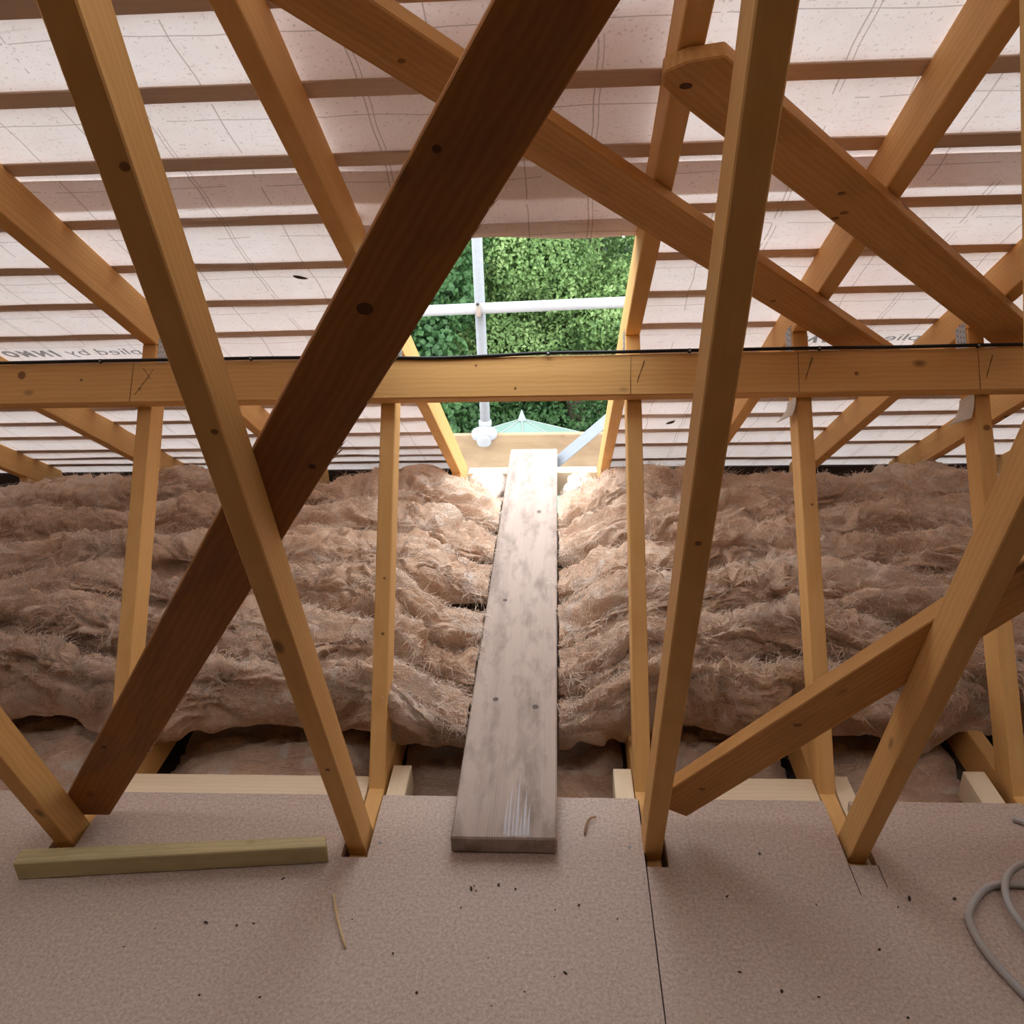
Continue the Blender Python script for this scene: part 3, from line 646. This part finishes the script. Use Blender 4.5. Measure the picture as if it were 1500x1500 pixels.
# band coupler where rail and pole cross
cp = empty('rail_coupler', (-.358, 3.80, .64)); tag(cp, 'rusty band coupler joining guard rail and upright pole', 'coupler')
tube('band', [(-.358, 3.748, .672), (-.358, 3.744, .640), (-.358, 3.752, .612)], .012, plain('rusty_steel', (.42, .36, .31), .6, .3), cp, 10, 4)
disc('bolt', Vector((-.358, 3.742, .668)), Vector((0, -1, 0)), .010, .016, M_GALV, cp, 6, 1)
disc('nut', Vector((-.358, 3.727, .668)), Vector((0, -1, 0)), .005, .006, M_BLACK, cp, 8, 1)
# clamp sitting over the toe board
tcx = -.357
tc = empty('toe_board_clamp', (tcx, 3.75, .05)); tag(tc, 'white rounded clamp at the foot of the pole, hooked over the toe board', 'coupler')
def ell(name, c, r, mat, par, n=16):
    bm = bmesh.new(); bmesh.ops.create_uvsphere(bm, u_segments=n, v_segments=10, radius=1)
    for v in bm.verts:
        v.co = Vector([math.copysign(abs(q)**.7, q)*r[i] for i, q in enumerate(v.co)])
    for f in bm.faces: f.smooth = True
    me = bpy.data.meshes.new(name); bm.to_mesh(me); bm.free(); return link(name, me, mat, par, Matrix.Translation(Vector(c)))
ell('clamp_body', (tcx, 3.76, .055), (.062, .05, .030), M_GALVW, tc); ell('clamp_hook', (tcx, 3.725, .034), (.035, .022, .030), M_GALVW, tc)
tube('clamp_collar', [(tcx-.0005, 3.83, .06), (tcx-.0005, 3.83, .10)], .031, M_GALVW, tc, 16, 0)
# grey flashing strip and a tile at the right of the opening
p0, p1 = Vector((-.03, 3.50, -.035)), Vector((.26, 3.56, .20))
fx_ = (p1-p0).normalized(); fy_ = Vector((0, 1, .15)); fy_ = (fy_-fx_*fy_.dot(fx_)).normalized()
ls = board('lead_flashing', p0, fx_, (fx_.cross(fy_)).cross(fx_)*.0+fy_, [(0, -.02), (.36, -.02), (.36, .10), (0, .10)], 0, .004, M_LEAD, None, .001)
tag(ls, 'blue-grey metal flashing strip leaning beside the right rafter of the opening', 'flashing')
tl = board('roof_tile', Vector((.06, 3.47, -.07)), EX, Vector((0, .94, -.33)), [(0, 0), (.17, 0), (.17, .2), (0, .2)], 0, .014, M_TILE, None, .002); tag(tl, 'dark red roof tile under the flashing strip', 'tile')

# ================================================================== GARDEN
gz = empty('gazebo', (-.265, 6.35, -2.6)); tag(gz, 'pale green pyramid roof of a garden gazebo with pointed finial', 'gazebo')
apex = Vector((-.298, 6.35, -.682)); GR = 1.35
cor = [apex+Vector((GR*math.sin(math.radians(60*k+4)), -GR*math.cos(math.radians(60*k+4)), -.395*GR)) for k in range(6)]
for k in range(6):
    a, b = cor[k], cor[(k+1) % 6]; n = (a-apex).cross(b-apex).normalized(); n = -n if n.z < 0 else n
    me = bpy.data.meshes.new('roof_panel'); vs = [apex, a, b, apex-n*.012, a-n*.012, b-n*.012]
    me.from_pydata(vs, [], [(0, 1, 2), (3, 5, 4), (0, 3, 4, 1), (1, 4, 5, 2), (2, 5, 3, 0)]); link('roof_panel', me, M_GAZ, gz)
    tube('roof_rib', [apex, a], .009, M_GAZRIB, gz, 8, 0)
    tube('eaves_rail', [a, b], .02, M_GAZRIB, gz, 8, 0)
    tube('gazebo_post', [a+Vector((0, 0, -.01)), Vector((a.x, a.y, -2.6))], .035, M_GAZRIB, gz, 10, 0)
bm = bmesh.new(); bmesh.ops.create_cone(bm, cap_ends=True, segments=12, radius1=.035, radius2=.003, depth=.085)
me = bpy.data.meshes.new('finial'); bm.to_mesh(me); bm.free(); link('finial', me, M_GAZRIB, gz, Matrix.Translation(apex+Vector((0, 0, .035))))
def foliage(name, blobs, count, size, mat, seed, droop=.3, compound=False):
    """leaf cards (folded, two triangles each side) scattered on and in the outer shell of rounded masses"""
    rng = np.random.default_rng(seed); C_ = np.array([b[0] for b in blobs], float); Rr = np.array([b[1] for b in blobs], float)
    w_ = (Rr[:, 0]*Rr[:, 2]+Rr[:, 1]*Rr[:, 2]); w_ /= w_.sum(); bi = rng.choice(len(blobs), count, p=w_)
    d = rng.normal(0, 1, (count, 3)); d /= np.linalg.norm(d, axis=1, keepdims=True)
    d[:, 1] = np.where(rng.random(count) < .7, -np.abs(d[:, 1]), d[:, 1])
    rad = 1-.34*rng.random(count)**1.5+.50*(vn(d[:, 0]*4+bi*3, d[:, 2]*4+d[:, 1]*3, seed)-.5)+.28*(vn(d[:, 0]*11+bi*3, d[:, 2]*11+d[:, 1]*9, seed+1)-.5)
    p = C_[bi]+d*Rr[bi]*rad[:, None]
    n = d+rng.normal(0, .55, (count, 3))+np.array([0, -.25, .45]); n /= np.linalg.norm(n, axis=1, keepdims=True)
    t = rng.normal(0, 1, (count, 3))+np.array([0, -.2, -droop*2]); t -= n*(t*n).sum(1, keepdims=True); t /= np.linalg.norm(t, axis=1, keepdims=True)
    b = np.cross(n, t); L_ = size*rng.uniform(.6, 1.3, count)[:, None]; W_ = L_*(.30 if compound else .42)
    V = np.stack([p-t*L_*.5, p-b*W_+t*L_*(-.05)+n*L_*.06, p+t*L_*.5-n*L_*.08, p+b*W_+t*L_*(-.05)+n*L_*.06], 1)
    i = np.arange(count)[:, None]*4; Fc = np.concatenate([i+np.array([[0, 1, 2]]), i+np.array([[0, 2, 3]])])
    return mesh_np(name, V.reshape(-1, 3), Fc, False)
def tree(name, base, blobs, count, size, mat, seed, lab, compound=False, trunk_h=1.5):
    e = empty(name, base); tag(e, lab, 'tree', 'trees behind the scaffold')
    f = link('foliage', foliage('foliage', blobs, count, size, mat, seed, compound=compound), mat, e); f['kind'] = 'stuff'
    top = max(b[0][2] for b in blobs)
    tube('trunk', [base, (base[0]+.05, base[1], base[2]+trunk_h*.5), (base[0]-.04, base[1]+.05, top)], .11, M_BARK, e, 10, 4)
GZ = -2.6
def masses(x0, x1, y, z0, z1, n, r, seed):
    g = random.Random(seed); out = []
    for k in range(n): q = r*g.uniform(.7, 1.25); out.append(((g.uniform(x0, x1), y+g.uniform(-.5, .5), g.uniform(z0, z1)), (q, q*.8, q*g.uniform(.75, 1.1))))
    return out
tree('ivy_clad_tree', (-2.3, 8.9, GZ), masses(-4.2, -1.05, 8.6, -2.0, 2.6, 34, .55, 3), 52000, .072, M_LEAF_IVY, 11, 'dark green broad-leaved ivy-covered tree at the left of the opening', False, 4)
tree('light_green_tree', (.1, 9.3, GZ), masses(-1.0, 1.1, 8.9, -1.2, 2.4, 44, .42, 8), 80000, .048, M_LEAF_FINE, 21, 'lighter green fine-leaved tree in the middle of the opening', True, 4)
tree('feathery_tree', (2.4, 9.4, GZ), masses(.9, 4.3, 9.1, -1.4, 2.6, 28, .7, 13), 42000, .062, M_LEAF_FINE, 31, 'feathery green tree at the right of the opening', True, 4)
tree('dark_hedge', (0.2, 8.6, GZ), masses(-4., 4.2, 8.6, -2.4, -1.05, 34, .62, 17), 60000, .055, M_LEAF_DARK, 41, 'dark clipped hedge behind the gazebo roof', True, 1.5)
tree('background_hedge', (0.4, 10.6, GZ), masses(-5.5, 5.5, 10.8, -2.2, 3.4, 46, 1.05, 19), 60000, .10, M_LEAF_DARK, 51, 'deep green background growth between the trees', False, 5)

# ================================================================== SMALL THINGS ON THE FLOOR
cable_c = [(1.16, .98, .012), (1.05, 1.13, .008), (.95, 1.185, .008), (.88, 1.19, .007), (.80, 1.186, .007), (.745, 1.14, .007), (.725, 1.10, .007), (.727, 1.045, .007), (.745, .985, .007), (.775, .93, .007), (.85, .87, .008),
           (.98, .84, .012), (1.12, .90, .016), (1.17, 1.05, .018), (1.08, 1.19, .020), (.96, 1.24, .022), (.885, 1.230, .022), (.835, 1.20, .022), (.808, 1.15, .021), (.806, 1.095, .020), (.822, 1.05, .019), (.855, 1.0, .020), (.93, .93, .023), (1.03, .92, .024), (1.09, 1.0, .026),
           (1.04, 1.10, .022), (.93, 1.10, .012), (.865, 1.075, .010), (.846, 1.035, .008), (.862, .985, .008), (.92, .91, .009), (1.02, .88, .02), (1.15, .95, .02)]
gc = tube('grey_cable', cable_c, .0068, M_GREYC, None, 10, 6); tag(gc, 'loose coil of grey cable on the chipboard at the right edge', 'cable')
spl = tube('wood_splinter', [(-.436, 1.140, .004), (-.415, 1.085, .006), (-.386, 1.026, .003)], .0024, M_STRAW, None, 6, 4, .0016); tag(spl, 'thin straw-coloured wood splinter on the chipboard left of the plank', 'splinter')
shv = tube('wood_shaving', [(.046, 1.303, .003), (.050, 1.325, .006), (.058, 1.343, .007), (.071, 1.350, .006)], .0026, plain('brown_shaving', (.35, .20, .11), .8), None, 6, 4, .001); tag(shv, 'curled brown wood shaving on the chipboard right of the plank', 'shaving')
stub = tube('cable_end', [(.925, 1.36, .006), (.95, 1.345, .008), (1.0, 1.33, .008), (1.08, 1.33, .008)], .006, M_GREYC, None, 8, 5); tag(stub, 'short grey cable end by the foot of the rightmost post', 'cable')
bm = bmesh.new(); rg = random.Random(4)
for (x, y) in [(-.175, 1.163), (-.123, 1.173), (-.09, 1.164), (-.014, 1.119), (-.131, 1.016), (.391, 1.262), (.724, 1.161), (-.17, 1.17), (-.165, 1.158), (-.30, 1.02), (-.19, 1.12), (.03, 1.13), (-.75, 1.06), (-.66, 1.075), (-.60, 1.07), (-.57, 1.075), (.30, 1.0), (.55, 1.05)]+[(rg.uniform(-.9, .75), rg.uniform(.9, 1.2)) for _ in range(18)]:
    m_ = bmesh.ops.create_icosphere(bm, subdivisions=1, radius=1)
    s_ = rg.uniform(.0012, .003); a = rg.uniform(0, 3.1); l_ = rg.uniform(1, 2.6)
    for v in m_['verts']:
        q = v.co; u, w2 = q.x*s_*l_, q.y*s_; v.co = Vector((x+u*math.cos(a)-w2*math.sin(a), y+u*math.sin(a)+w2*math.cos(a), .0006+(q.z+1)*s_*.35))
me = bpy.data.meshes.new('floor_crumbs'); bm.to_mesh(me); bm.free(); cr = link('floor_crumbs', me, M_CRUMB); tag(cr, 'scattered dark crumbs and specks on the chipboard', 'debris', None, 'stuff')
